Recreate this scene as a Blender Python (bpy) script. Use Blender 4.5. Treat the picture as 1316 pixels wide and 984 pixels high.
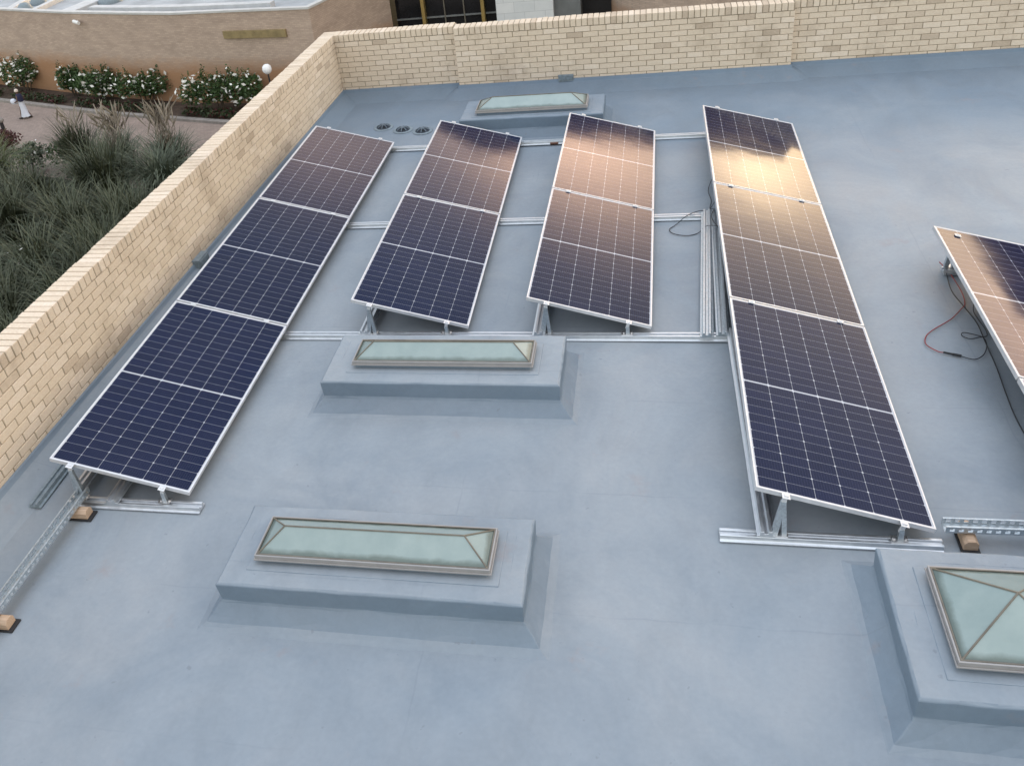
import bpy, bmesh, math, random
from mathutils import Matrix, Vector
random.seed(7)
for o in list(bpy.data.objects): bpy.data.objects.remove(o)
S = bpy.context.scene
COL = S.collection
R = math.radians
PI = math.pi

# ------------------------------------------------------------------ camera
cd = bpy.data.cameras.new('camera'); cam = bpy.data.objects.new('camera', cd); COL.objects.link(cam)
cam.matrix_world = Matrix(((0.9738344550728009, 0.0010449749969659583, 0.22725615974119756, 2.0787849),
                           (0.18947208924140527, 0.5484344471571415, -0.8144445865557322, -6.7168259),
                           (-0.12548618056008376, 0.8361928995146372, 0.5338863673945476, 4.6069875),
                           (0, 0, 0, 1)))
cd.sensor_width = 36; cd.lens = 1145.095 / 1316 * 36
cd.shift_x = (658 - 567.236) / 1316; cd.shift_y = -(492 - 409.113) / 1316
cd.clip_start = 0.05; cd.clip_end = 2000
S.camera = cam

# ------------------------------------------------------------------ sky, sun, exposure
SUN_AZ, SUN_EL = 18.5, 17.0          # degrees from +Y towards +X
CORE, BAND, VEIL, FLAT = 25.0, 6.0, 7.6, 0.3
LAMP_EL = 11.0                       # the sun itself has sunk behind the tall building
w = bpy.data.worlds.new('World'); S.world = w; w.use_nodes = True
wt = w.node_tree; wt.nodes.clear()
wo = wt.nodes.new('ShaderNodeOutputWorld'); bg = wt.nodes.new('ShaderNodeBackground')
sky = wt.nodes.new('ShaderNodeTexSky'); sky.sky_type = 'NISHITA'; sky.sun_disc = False
sky.sun_elevation = R(6); sky.sun_rotation = R(SUN_AZ)
sky.air_density = 1.0; sky.dust_density = 1.2; sky.ozone_density = 1.0
bg.inputs['Strength'].default_value = 0.12
# sunset sky round the sun: a small bright core, an orange band low over the horizon and a broad pale veil of cloud
def wmath(op, a, b=None, clamp=False):
    n = wt.nodes.new('ShaderNodeMath'); n.operation = op; n.use_clamp = clamp
    for i, v in enumerate((a, b)):
        if v is None: continue
        if hasattr(v, 'links'): wt.links.new(v, n.inputs[i])
        else: n.inputs[i].default_value = v
    return n.outputs[0]
def wtint(val, col):
    n = wt.nodes.new('ShaderNodeVectorMath'); n.operation = 'SCALE'; n.inputs[0].default_value = col
    wt.links.new(val, n.inputs['Scale']); return n.outputs[0]
def wadd(a, b):
    n = wt.nodes.new('ShaderNodeVectorMath'); n.operation = 'ADD'
    wt.links.new(a, n.inputs[0]); wt.links.new(b, n.inputs[1]); return n.outputs[0]
def wdot(v):
    n = wt.nodes.new('ShaderNodeVectorMath'); n.operation = 'DOT_PRODUCT'
    wt.links.new(tc.outputs['Generated'], n.inputs[0]); n.inputs[1].default_value = v; return n.outputs['Value']
tc = wt.nodes.new('ShaderNodeTexCoord')
def direction(az, el): return Vector((math.sin(R(az)) * math.cos(R(el)), math.cos(R(az)) * math.cos(R(el)), math.sin(R(el))))
sd = direction(SUN_AZ, SUN_EL)
dm = wmath('MAXIMUM', wdot(sd), 0.0)
sp_ = wt.nodes.new('ShaderNodeSeparateXYZ'); wt.links.new(tc.outputs['Generated'], sp_.inputs[0])
AZ = wmath('MULTIPLY', wmath('ARCTAN2', sp_.outputs[0], sp_.outputs[1]), 180 / PI)
EL = wmath('MULTIPLY', wmath('ARCSINE', sp_.outputs[2]), 180 / PI)
def lobe(az, el, sa, se, amp):          # a soft bright patch of sky at this azimuth and elevation
    u = wmath('POWER', wmath('ABSOLUTE', wmath('DIVIDE', wmath('SUBTRACT', AZ, az), sa)), 2.0)
    v = wmath('POWER', wmath('ABSOLUTE', wmath('DIVIDE', wmath('SUBTRACT', EL, el), se)), 2.0)
    return wmath('MULTIPLY', wmath('EXPONENT', wmath('MULTIPLY', wmath('ADD', u, v), -1.0)), amp)
core = lobe(18.5, 17.2, 3.5, 2.0, CORE)
cloud = wmath('ADD', wmath('ADD', wmath('ADD', lobe(7.5, 21.5, 8.0, 4.6, 27.0), lobe(-9, 28.0, 8, 4, 6.0)), lobe(23, 17.0, 7.0, 3.2, 3.5)), lobe(39, 15.5, 9.0, 4.2, 18.0))
side_glow = lobe(88, 26, 34, 24, 7.5)       # warm glow added on the right for the left parapet, outside the panels' view
zz = wdot(Vector((0, 0, 1)))
low = wmath('POWER', wmath('SUBTRACT', 1.0, wmath('DIVIDE', wmath('MAXIMUM', zz, 0.0), 0.62), True), 2.5)
side = wmath('POWER', wmath('MAXIMUM', wdot(direction(SUN_AZ - 2, 0)), 0.0), 8.0)
band = wmath('MULTIPLY', wmath('MULTIPLY', low, side), BAND)
veil = wmath('MULTIPLY', wmath('POWER', wmath('MAXIMUM', wdot(direction(25, 80)), 0.0), 7.0), VEIL)
flat = wmath('ADD', wmath('MULTIPLY', zz, 0.0), FLAT)
tot = wadd(sky.outputs[0], wtint(core, (1.0, 0.74, 0.44)))
tot = wadd(tot, wtint(cloud, (1.0, 0.60, 0.37))); tot = wadd(tot, wtint(side_glow, (1.0, 0.80, 0.62)))
tot = wadd(tot, wtint(lobe(-82, 30, 34, 24, 4.5), (1.0, 0.93, 0.92)))  # pale glow added on the left to lift left-facing slopes
back = wmath('MULTIPLY', wmath('POWER', wmath('MAXIMUM', wdot(direction(185, 25)), 0.0), 2.0), 3.5)     # pink glow added behind the camera to brighten walls facing it
tot = wadd(tot, wtint(back, (1.0, 0.86, 0.76)))
tot = wadd(tot, wtint(band, (1.0, 0.62, 0.45))); tot = wadd(tot, wtint(veil, (0.86, 0.94, 1.06))); tot = wadd(tot, wtint(flat, (0.88, 0.92, 1.0)))
wt.links.new(tot, bg.inputs['Color']); wt.links.new(bg.outputs[0], wo.inputs['Surface'])

sl = bpy.data.lights.new('sun', 'SUN'); sl.energy = 0.4; sl.angle = R(5); sl.color = (1.0, 0.78, 0.55)
sun = bpy.data.objects.new('sun', sl); COL.objects.link(sun)
sun.rotation_euler = (-direction(SUN_AZ - 4, LAMP_EL)).to_track_quat('-Z', 'Y').to_euler()
vs = S.view_settings; vs.view_transform = 'Standard'; vs.look = 'None'; vs.gamma = 1.0; vs.exposure = 1.38
vs.use_curve_mapping = False
S.render.engine = 'CYCLES'
S.cycles.max_bounces = 6

# ------------------------------------------------------------------ helpers
def tag(o, label=None, cat=None, group=None, kind=None):
    if label: o['label'] = label
    if cat: o['category'] = cat
    if group: o['group'] = group
    if kind: o['kind'] = kind
    return o

def empty(name, loc=(0, 0, 0), rz=0.0):
    o = bpy.data.objects.new(name, None); COL.objects.link(o)
    o.location = loc; o.rotation_euler = (0, 0, rz); o.empty_display_size = 0.1
    return o

class MB:
    """collects geometry, then links it as one mesh object"""
    def __init__(s): s.v = []; s.f = []; s.mi = []; s.m = 0
    def add(s, vs_, fs):
        b = len(s.v); s.v += [tuple(v) for v in vs_]; s.f += [tuple(b + i for i in f) for f in fs]; s.mi += [s.m] * len(fs)
    def box(s, x0, y0, z0, x1, y1, z1, M=None, taper=0):
        vv = [(x0, y0, z0), (x1, y0, z0), (x1, y1, z0), (x0, y1, z0),
              (x0 + taper, y0 + taper, z1), (x1 - taper, y0 + taper, z1), (x1 - taper, y1 - taper, z1), (x0 + taper, y1 - taper, z1)]
        if M is not None: vv = [M @ Vector(v) for v in vv]
        s.add(vv, [(0, 3, 2, 1), (4, 5, 6, 7), (0, 1, 5, 4), (1, 2, 6, 5), (2, 3, 7, 6), (3, 0, 4, 7)])
    def prism(s, poly, a, b, axis='x'):
        """poly: 2-D outline extruded from a to b along an axis"""
        n = len(poly)
        def pt(p, t): return {'x': (t, p[0], p[1]), 'y': (p[0], t, p[1]), 'z': (p[0], p[1], t)}[axis]
        vv = [pt(p, a) for p in poly] + [pt(p, b) for p in poly]
        s.add(vv, [tuple(range(n))[::-1], tuple(range(n, 2 * n))] + [(i, (i + 1) % n, n + (i + 1) % n, n + i) for i in range(n)])
    def tube(s, pts, r, n=8, caps=True):
        pts = [Vector(p) for p in pts]; rr = r if isinstance(r, (list, tuple)) else [r] * len(pts)
        b = len(s.v); up = Vector((0, 0, 1)); prev = None
        for i, p in enumerate(pts):
            t = (pts[min(i + 1, len(pts) - 1)] - pts[max(i - 1, 0)]).normalized()
            if prev is None:
                prev = t.cross(up)
                if prev.length < 1e-3: prev = t.cross(Vector((1, 0, 0)))
            a = (prev - t * prev.dot(t)).normalized(); c = t.cross(a); prev = a
            for k in range(n):
                q = 2 * PI * k / n
                s.v.append(tuple(p + (a * math.cos(q) + c * math.sin(q)) * rr[i]))
        m = len(s.f)
        for i in range(len(pts) - 1):
            for k in range(n):
                s.f.append((b + i * n + k, b + i * n + (k + 1) % n, b + (i + 1) * n + (k + 1) % n, b + (i + 1) * n + k))
        if caps:
            s.f.append(tuple(b + k for k in range(n))[::-1]); e = b + (len(pts) - 1) * n
            s.f.append(tuple(e + k for k in range(n)))
        s.mi += [s.m] * (len(s.f) - m)
    def lathe(s, prof, n=24, c=(0, 0, 0)):
        b = len(s.v)
        for r, z in prof:
            for k in range(n):
                q = 2 * PI * k / n; s.v.append((c[0] + r * math.cos(q), c[1] + r * math.sin(q), c[2] + z))
        m = len(s.f)
        for i in range(len(prof) - 1):
            for k in range(n):
                s.f.append((b + i * n + k, b + i * n + (k + 1) % n, b + (i + 1) * n + (k + 1) % n, b + (i + 1) * n + k))
        s.mi += [s.m] * (len(s.f) - m)
    def build(s, name, mats, parent=None, smooth=False, bevel=0, seg=2):
        me = bpy.data.meshes.new(name); me.from_pydata(s.v, [], s.f)
        for m in (mats if isinstance(mats, (list, tuple)) else [mats]): me.materials.append(m)
        if any(s.mi): me.polygons.foreach_set('material_index', s.mi)
        bm = bmesh.new(); bm.from_mesh(me); bmesh.ops.recalc_face_normals(bm, faces=bm.faces); bm.to_mesh(me); bm.free()
        if smooth: me.polygons.foreach_set('use_smooth', [True] * len(me.polygons))
        me.update()
        o = bpy.data.objects.new(name, me); COL.objects.link(o)
        if parent is not None: o.parent = parent
        if bevel:
            b = o.modifiers.new('bevel', 'BEVEL'); b.width = bevel; b.segments = seg; b.limit_method = 'ANGLE'; b.angle_limit = R(35)
        return o

def copy_tree(o, parent=None):
    c = o.copy(); COL.objects.link(c); c.parent = parent
    for ch in list(o.children): copy_tree(ch, c)
    return c

# ------------------------------------------------------------------ materials
class NT:
    def __init__(s, name):
        s.m = bpy.data.materials.new(name); s.m.use_nodes = True; s.t = s.m.node_tree
        s.b = s.t.nodes['Principled BSDF']; s.out = s.t.nodes['Material Output']
    def n(s, t, **k):
        x = s.t.nodes.new(t)
        for a, v in k.items(): setattr(x, a, v)
        return x
    def put(s, sock, v):
        if v is None: return
        if isinstance(v, bpy.types.NodeSocket): s.t.links.new(v, sock)
        else: sock.default_value = v
    def math(s, op, a, b=None, c=None, clamp=False):
        x = s.n('ShaderNodeMath', operation=op); x.use_clamp = clamp
        for i, v in enumerate((a, b, c)): s.put(x.inputs[i], v)
        return x.outputs[0]
    def obj(s): return s.n('ShaderNodeTexCoord').outputs['Object']
    def pos(s): return s.n('ShaderNodeNewGeometry').outputs['Position']
    def rnd(s): return s.n('ShaderNodeNewGeometry').outputs['Random Per Island']
    def map(s, v, sc=(1, 1, 1), rot=(0, 0, 0)):
        x = s.n('ShaderNodeMapping'); s.put(x.inputs[0], v); x.inputs['Scale'].default_value = sc; x.inputs['Rotation'].default_value = rot
        return x.outputs[0]
    def noise(s, v, scale, detail=4, rough=0.55, dist=0.0):
        x = s.n('ShaderNodeTexNoise'); s.put(x.inputs['Vector'], v)
        x.inputs['Scale'].default_value = scale; x.inputs['Detail'].default_value = detail
        x.inputs['Roughness'].default_value = rough; x.inputs['Distortion'].default_value = dist
        return x.outputs['Fac']
    def ramp(s, f, stops):
        x = s.n('ShaderNodeValToRGB'); s.put(x.inputs[0], f); e = x.color_ramp.elements
        while len(e) < len(stops): e.new(0.5)
        for i, (p, c) in enumerate(stops):
            e[i].position = p; e[i].color = (c[0], c[1], c[2], 1) if not isinstance(c, (int, float)) else (c, c, c, 1)
        return x.outputs[0]
    def mix(s, f, a, b, mode='MIX'):
        x = s.n('ShaderNodeMix', data_type='RGBA', blend_type=mode)
        s.put(x.inputs[0], f)
        for i, v in ((6, a), (7, b)):
            s.put(x.inputs[i], (v[0], v[1], v[2], 1) if isinstance(v, tuple) and len(v) == 3 else v)
        return x.outputs[2]
    def bump(s, h, st=0.3, d=0.01):
        x = s.n('ShaderNodeBump'); x.inputs['Strength'].default_value = st; x.inputs['Distance'].default_value = d
        s.put(x.inputs['Height'], h); s.put(s.b.inputs['Normal'], x.outputs[0])
    def set(s, col=None, rough=None, metal=None, spec=None, **k):
        if col is not None: s.put(s.b.inputs['Base Color'], (col[0], col[1], col[2], 1) if isinstance(col, tuple) else col)
        if rough is not None: s.put(s.b.inputs['Roughness'], rough)
        if metal is not None: s.put(s.b.inputs['Metallic'], metal)
        if spec is not None: s.b.inputs['Specular IOR Level'].default_value = spec
        for a, v in k.items(): s.put(s.b.inputs[a], v)
        return s

def simple(name, col, rough=0.6, metal=0.0, var=0.15, scale=8.0, bump=0.1, spec=0.5):
    t = NT(name); v = t.pos()
    n1 = t.noise(v, scale, 5)
    lo = tuple(c * (1 - var) for c in col); hi = tuple(min(1, c * (1 + var)) for c in col)
    t.set(t.ramp(n1, [(0.3, lo), (0.7, hi)]), rough, metal, spec)
    if bump: t.bump(t.noise(v, scale * 6, 3), bump, 0.004)
    return t.m

def roof_paint():
    t = NT('painted_roof_membrane'); v = t.pos()
    big = t.noise(v, 0.45, 5, 0.6, 0.4)
    mid = t.noise(t.map(v, (1, 0.55, 1), (0, 0, 0.3)), 2.4, 6, 0.62, 0.6)
    fine = t.noise(v, 26, 4, 0.6)
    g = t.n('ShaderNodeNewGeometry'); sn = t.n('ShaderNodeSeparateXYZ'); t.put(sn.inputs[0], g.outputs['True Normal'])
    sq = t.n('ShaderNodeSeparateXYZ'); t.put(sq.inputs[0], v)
    level_light = t.ramp(sn.outputs[2], [(0.0, 0.25), (0.72, 0.45), (0.995, 1.0)])                     # shade painted into slopes and upright faces, level faces lighter
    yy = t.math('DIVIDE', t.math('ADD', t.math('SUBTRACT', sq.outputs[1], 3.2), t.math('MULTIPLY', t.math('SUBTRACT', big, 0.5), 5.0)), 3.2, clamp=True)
    light_mask = t.math('MULTIPLY', level_light, t.math('SUBTRACT', 1.0, t.math('MULTIPLY', yy, 0.75)))  # shade painted into the coat towards the far parapet
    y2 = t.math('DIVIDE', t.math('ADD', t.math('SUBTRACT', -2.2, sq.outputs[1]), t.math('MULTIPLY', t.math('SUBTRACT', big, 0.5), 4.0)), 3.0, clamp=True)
    light_mask = t.math('MULTIPLY', light_mask, t.math('SUBTRACT', 1.0, t.math('MULTIPLY', y2, 0.45)))  # coat also darkened towards the camera end
    shaded_paint = t.ramp(big, [(0.30, (0.108, 0.160, 0.222)), (0.72, (0.138, 0.192, 0.252))])
    lit_coat = t.ramp(t.noise(v, 0.8, 6, 0.65, 0.8), [(0.3, (0.212, 0.252, 0.293)), (0.5, (0.256, 0.293, 0.328)), (0.72, (0.302, 0.330, 0.357))])
    c = t.mix(light_mask, shaded_paint, lit_coat)
    c = t.mix(0.45, c, t.ramp(mid, [(0.25, 0.40), (0.5, 0.5), (0.75, 0.58)]), 'OVERLAY')
    c = t.mix(0.25, c, t.ramp(fine, [(0.3, 0.42), (0.7, 0.56)]), 'OVERLAY')
    # faint reddish dirt smudges and dark scuffs
    s1 = t.ramp(t.noise(v, 1.9, 6, 0.7), [(0.62, 0.0), (0.76, 0.5)])
    c = t.mix(s1, c, (0.27, 0.22, 0.21))
    sp = t.ramp(t.noise(v, 13.0, 3, 0.5), [(0.70, 0.0), (0.75, 0.5)])
    c = t.mix(sp, c, (0.15, 0.17, 0.20))
    # lap seams of the reinforcing strips
    sx = t.n('ShaderNodeSeparateXYZ'); t.put(sx.inputs[0], v)
    wob = t.math('MULTIPLY', t.noise(v, 3.0, 2), 0.05)
    def seam(o, pitch, off):
        q = t.math('ADD', t.math('ADD', o, off), wob)
        a = t.math('ABSOLUTE', t.math('SUBTRACT', t.math('FRACT', t.math('DIVIDE', q, pitch)), 0.5))
        return t.math('LESS_THAN', a, 0.006 / pitch)
    se = t.math('MULTIPLY', t.math('MAXIMUM', seam(sx.outputs[1], 1.07, 0.35), seam(sx.outputs[0], 3.9, 1.2)),
                t.ramp(t.noise(v, 1.2, 3), [(0.45, 0.0), (0.6, 1.0)]))
    c = t.mix(t.math('MULTIPLY', se, 0.22), c, (0.16, 0.19, 0.23))
    t.set(c, t.ramp(mid, [(0.3, 0.44), (0.7, 0.64)]), 0, 0.34)
    h = t.math('ADD', t.math('MULTIPLY', mid, 1.0), t.math('ADD', t.math('MULTIPLY', fine, 0.22), t.math('MULTIPLY', se, 0.12)))
    t.bump(h, 0.36, 0.012)
    return t.m

def brick_mat(name, lo, mid, hi, stain):
    t = NT(name); v = t.pos(); r = t.rnd()
    c = t.ramp(r, [(0.0, lo), (0.12, mid), (0.75, mid), (1.0, hi)])
    g = t.noise(t.map(v, (1, 1, 3)), 45, 5, 0.65)
    c = t.mix(0.55, c, t.ramp(g, [(0.3, 0.36), (0.7, 0.62)]), 'OVERLAY')
    st = t.ramp(t.noise(v, 1.7, 6, 0.65), [(0.52, 0.0), (0.75, 0.6)])
    c = t.mix(st, c, stain)
    t.set(c, 0.88, 0, 0.25); t.bump(g, 0.45, 0.004)
    return t.m

def far_brick(name, ca, cb, mortar, sc=1.0, stain=None):
    t = NT(name); v = t.obj()
    sx = t.n('ShaderNodeSeparateXYZ'); t.put(sx.inputs[0], t.pos())
    cx = t.n('ShaderNodeCombineXYZ')
    t.put(cx.inputs[0], t.math('ADD', sx.outputs[0], t.math('MULTIPLY', sx.outputs[1], 0.6))); t.put(cx.inputs[1], sx.outputs[2])
    b = t.n('ShaderNodeTexBrick'); t.put(b.inputs['Vector'], cx.outputs[0])
    b.inputs['Scale'].default_value = sc
    b.inputs['Brick Width'].default_value = 0.235; b.inputs['Row Height'].default_value = 0.086; b.inputs['Mortar Size'].default_value = 0.009
    b.inputs['Color1'].default_value = (*ca, 1); b.inputs['Color2'].default_value = (*cb, 1); b.inputs['Mortar'].default_value = (*mortar, 1)
    c = b.outputs['Color']
    n = t.noise(t.map(t.pos(), (1, 1, 2.5)), 0.8, 6, 0.65)
    c = t.mix(0.6, c, t.ramp(n, [(0.3, 0.38), (0.7, 0.6)]), 'OVERLAY')
    if stain:
        z = sx.outputs[2]
        k = t.math('MULTIPLY', t.math('SUBTRACT', t.math('ADD', -8.1, t.math('MULTIPLY', n, 1.4)), z), 1.1, clamp=True)
        c = t.mix(t.math('MULTIPLY', k, 0.8), c, stain)
    t.set(c, 0.9, 0, 0.2); t.bump(b.outputs['Fac'], 0.3, -0.006)
    return t.m

def solar_mat():
    t = NT('solar_cells_under_glass'); sx = t.n('ShaderNodeSeparateXYZ'); t.put(sx.inputs[0], t.obj())
    x, y = sx.outputs[0], sx.outputs[1]
    PX, PY = 0.1822, 0.0925
    u = t.math('DIVIDE', t.math('ADD', x, 3 * PX), PX)
    ay = t.math('ABSOLUTE', y)
    vv = t.math('DIVIDE', t.math('SUBTRACT', ay, 0.010), PY)
    def near(q, pitch):   # metres to the nearest line of the grid
        f = t.math('FRACT', q)
        return t.math('MULTIPLY', t.math('MINIMUM', f, t.math('SUBTRACT', 1.0, f)), pitch)
    dx, dy = near(u, PX), near(vv, PY)
    dy2 = near(t.math('DIVIDE', vv, 2.0), PY * 2)
    lx = t.math('LESS_THAN', dx, 0.0017); ly = t.math('LESS_THAN', dy, 0.0011)
    dia = t.math('LESS_THAN', t.math('ADD', dx, dy2), 0.0088)
    dia2 = t.math('LESS_THAN', t.math('ADD', dx, dy), 0.0055)
    ctr = t.math('LESS_THAN', ay, 0.0065)
    ex = t.math('GREATER_THAN', t.math('ABSOLUTE', x), 3 * PX + 0.0005)
    ey = t.math('GREATER_THAN', ay, 0.010 + 12 * PY)
    bb = t.math('LESS_THAN', near(t.math('MULTIPLY', u, 10.0), PX / 10), 0.00045)     # busbars
    fg = t.math('LESS_THAN', near(t.math('MULTIPLY', vv, 60.0), PY / 60), 0.00012)
    cell = t.math('FRACT', t.math('MULTIPLY', t.math('SINE', t.math('ADD', t.math('MULTIPLY', t.math('FLOOR', u), 12.9), t.math('MULTIPLY', t.math('FLOOR', vv), 78.2))), 437.5))
    oi = t.n('ShaderNodeObjectInfo').outputs['Random']
    base = t.mix(t.math('MULTIPLY', cell, 0.5), (0.001, 0.005, 0.030), (0.003, 0.008, 0.044))
    base = t.mix(t.math('MULTIPLY', oi, 0.3), base, (0.006, 0.006, 0.014))
    base = t.mix(t.math('MULTIPLY', fg, 0.2), base, (0.08, 0.09, 0.16))
    base = t.mix(t.math('MULTIPLY', bb, 0.40), base, (0.12, 0.14, 0.24))
    base = t.mix(t.math('MULTIPLY', ly, 0.6), base, (0.42, 0.44, 0.50))
    base = t.mix(t.math('MULTIPLY', lx, 0.55), base, (0.50, 0.52, 0.57))
    wh = t.math('MAXIMUM', t.math('MAXIMUM', dia, dia2), t.math('MAXIMUM', ctr, t.math('MAXIMUM', ex, ey)))
    base = t.mix(wh, base, (0.47, 0.49, 0.54))
    dust = t.ramp(t.noise(t.pos(), 2.2, 5, 0.6), [(0.3, 0.0), (0.8, 0.018)])
    base = t.mix(dust, base, (0.35, 0.31, 0.28))
    t.set(base, t.ramp(t.noise(t.pos(), 1.3, 4), [(0.3, 0.05), (0.7, 0.085)]), 0, 0.5)
    t.b.inputs['IOR'].default_value = 1.27
    t.bump(t.noise(t.pos(), 1.6, 2), 0.12, 0.01)
    return t.m

def metal_mat(name, col, rough, streak=True, spangle=False, metal=0.9):
    t = NT(name); v = t.pos()
    n = t.noise(t.map(v, (3, 3, 3)), 6, 4)
    c = t.mix(n, tuple(a * 0.8 for a in col), tuple(min(1, a * 1.1) for a in col))
    if spangle:
        vo = t.n('ShaderNodeTexVoronoi'); t.put(vo.inputs['Vector'], v); vo.inputs['Scale'].default_value = 90
        sp = t.n('ShaderNodeSeparateColor'); t.put(sp.inputs[0], vo.outputs['Color'])
        c = t.mix(t.math('MULTIPLY', sp.outputs[0], 0.5), c, tuple(a * 0.55 for a in col))
    t.set(c, t.ramp(n, [(0.3, rough * 0.8), (0.7, min(1, rough * 1.25))]), metal)
    return t.m

def leaf_mat(name, lo, hi, rough=0.55):
    t = NT(name); r = t.rnd()
    n = t.noise(t.pos(), 0.7, 3)
    c = t.mix(r, lo, hi); c = t.mix(0.7, c, t.ramp(n, [(0.3, 0.32), (0.7, 0.62)]), 'OVERLAY')
    t.set(c, rough, 0, 0.3)
    return t.m

M = dict(
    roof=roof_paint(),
    brick=brick_mat('cream_face_brick', (0.48, 0.39, 0.30), (0.64, 0.54, 0.425), (0.70, 0.60, 0.49), (0.32, 0.25, 0.18)),
    mortar=simple('mortar', (0.30, 0.25, 0.185), 0.95, var=0.2, scale=20),
    solar=solar_mat(),
    frame=metal_mat('anodised_frame', (0.70, 0.71, 0.73), 0.38, metal=0.55),
    alu=metal_mat('mill_aluminium', (0.66, 0.69, 0.72), 0.36, metal=0.85),
    galv=metal_mat('galvanised_steel', (0.58, 0.64, 0.68), 0.38, spangle=True, metal=0.85),
    steel=metal_mat('bolt_steel', (0.7, 0.7, 0.7), 0.3),
    glass=None, bronze=metal_mat('weathered_window_frame', (0.36, 0.35, 0.345), 0.5, metal=0.4),
    bar=simple('dark_glazing_bar', (0.14, 0.125, 0.10), 0.5, var=0.3),
    wood=None, rubber=simple('black_rubber', (0.018, 0.018, 0.02), 0.8),
    cable=simple('black_cable_jacket', (0.015, 0.015, 0.018), 0.45, bump=0),
    red=simple('red_cable_jacket', (0.26, 0.03, 0.028), 0.45, bump=0),
    grate=simple('dark_drain_grate', (0.12, 0.155, 0.19), 0.5, var=0.3),
    hole=simple('drain_hole', (0.03, 0.04, 0.055), 0.9, bump=0),
    vent=simple('painted_vent', (0.19, 0.235, 0.265), 0.6, var=0.25, scale=30),
    fbrick=far_brick('brown_face_brick', (0.40, 0.31, 0.25), (0.48, 0.375, 0.30), (0.36, 0.29, 0.24), stain=(0.30, 0.15, 0.065)),
    tbrick=far_brick('brown_brick_of_tall_building', (0.21, 0.16, 0.12), (0.26, 0.20, 0.15), (0.17, 0.14, 0.11)),
    coping=simple('white_parapet_coating', (0.50, 0.50, 0.49), 0.6, var=0.1, scale=2),
    froof=simple('pale_roof_coating', (0.33, 0.355, 0.38), 0.7, var=0.25, scale=0.8),
    rib=simple('white_roof_beam', (0.50, 0.51, 0.52), 0.6, var=0.1, scale=2),
    soil=simple('flower_bed_soil', (0.055, 0.036, 0.024), 0.95, var=0.5, scale=3),
    kerb=simple('concrete_kerb', (0.24, 0.22, 0.20), 0.9, var=0.2, scale=4),
    lawn=simple('dark_planted_ground', (0.030, 0.034, 0.020), 0.95, var=0.5, scale=2),
    stone=None,
    darkglass=simple('dark_shopfront_glass', (0.012, 0.013, 0.015), 0.12, var=0.3, bump=0, scale=1.5),
    brass=metal_mat('brass_mullion', (0.42, 0.30, 0.11), 0.4, metal=0.6),
    greyp=simple('grey_plaster', (0.17, 0.18, 0.18), 0.8, var=0.15, scale=1.5),
    black=simple('dark_recess', (0.02, 0.019, 0.02), 0.8),
    sign=simple('tarnished_brass_plate', (0.27, 0.21, 0.105), 0.5, metal=0.2, var=0.25, scale=3),
    ghost=simple('dull_bronze_letters', (0.135, 0.105, 0.075), 0.7, var=0.2, scale=5),
    white=simple('white_enamel', (0.72, 0.72, 0.70), 0.4, var=0.05),
    opal=simple('opal_globe', (0.78, 0.80, 0.82), 0.25, var=0.04, bump=0),
    postblack=simple('black_post_paint', (0.02, 0.02, 0.022), 0.5),
    leaf=leaf_mat('rose_leaves', (0.022, 0.052, 0.014), (0.070, 0.120, 0.040)),
    petal=leaf_mat('white_petals', (0.55, 0.54, 0.50), (0.78, 0.78, 0.74)),
    stem=simple('woody_stem', (0.06, 0.045, 0.03), 0.9),
    grass=leaf_mat('long_dark_grass', (0.026, 0.038, 0.018), (0.105, 0.115, 0.070)),
    grass_l=leaf_mat('pale_green_grass', (0.06, 0.085, 0.02), (0.15, 0.17, 0.055)),
    grass_g=leaf_mat('grey_green_grass', (0.045, 0.065, 0.042), (0.15, 0.172, 0.118)),
    plume=leaf_mat('dry_seed_heads', (0.17, 0.145, 0.11), (0.30, 0.26, 0.21)),
    under=leaf_mat('dark_undergrowth', (0.014, 0.026, 0.010), (0.050, 0.070, 0.028)),
    redleaf=leaf_mat('dark_red_leaves', (0.045, 0.010, 0.012), (0.10, 0.028, 0.028)),
    skin=simple('skin', (0.10, 0.055, 0.035), 0.6, var=0.05, bump=0),
    robe=simple('white_cotton_robe', (0.60, 0.64, 0.72), 0.9, var=0.05, scale=6),
    navy=simple('navy_cloth', (0.018, 0.02, 0.055), 0.9, var=0.1),
    hat=simple('cream_cap', (0.62, 0.54, 0.47), 0.9, var=0.05),
    shoe=simple('dark_shoes', (0.02, 0.016, 0.014), 0.5),
)
def glass_mat():
    t = NT('frosted_green_glass'); v = t.pos()
    n = t.noise(v, 5, 5, 0.6)
    c = t.ramp(n, [(0.3, (0.225, 0.292, 0.290)), (0.7, (0.275, 0.342, 0.335))])
    d = t.ramp(t.noise(v, 16, 5, 0.7), [(0.6, 0.0), (0.8, 0.35)])
    c = t.mix(d, c, (0.25, 0.28, 0.24))
    # algae and dirt that collects along the eaves of the panes
    sx = t.n('ShaderNodeSeparateXYZ'); t.put(sx.inputs[0], v)
    k = t.math('MULTIPLY', t.math('SUBTRACT', t.math('ADD', 0.372, t.math('MULTIPLY', t.noise(v, 7, 4), 0.03)), sx.outputs[2]), 60.0, clamp=True)
    c = t.mix(t.math('MULTIPLY', k, 0.75), c, (0.075, 0.10, 0.085))
    t.set(c, 0.22, 0, 0.5)
    t.bump(n, 0.05, 0.01)
    return t.m
def wood_mat():
    t = NT('sawn_pine'); v = t.pos()
    g = t.noise(t.map(v, (3, 40, 40)), 3, 5, 0.6, 0.5)
    t.set(t.ramp(g, [(0.3, (0.38, 0.26, 0.175)), (0.7, (0.52, 0.39, 0.285))]), 0.85, 0, 0.2); t.bump(g, 0.2, 0.003)
    return t.m
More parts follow.
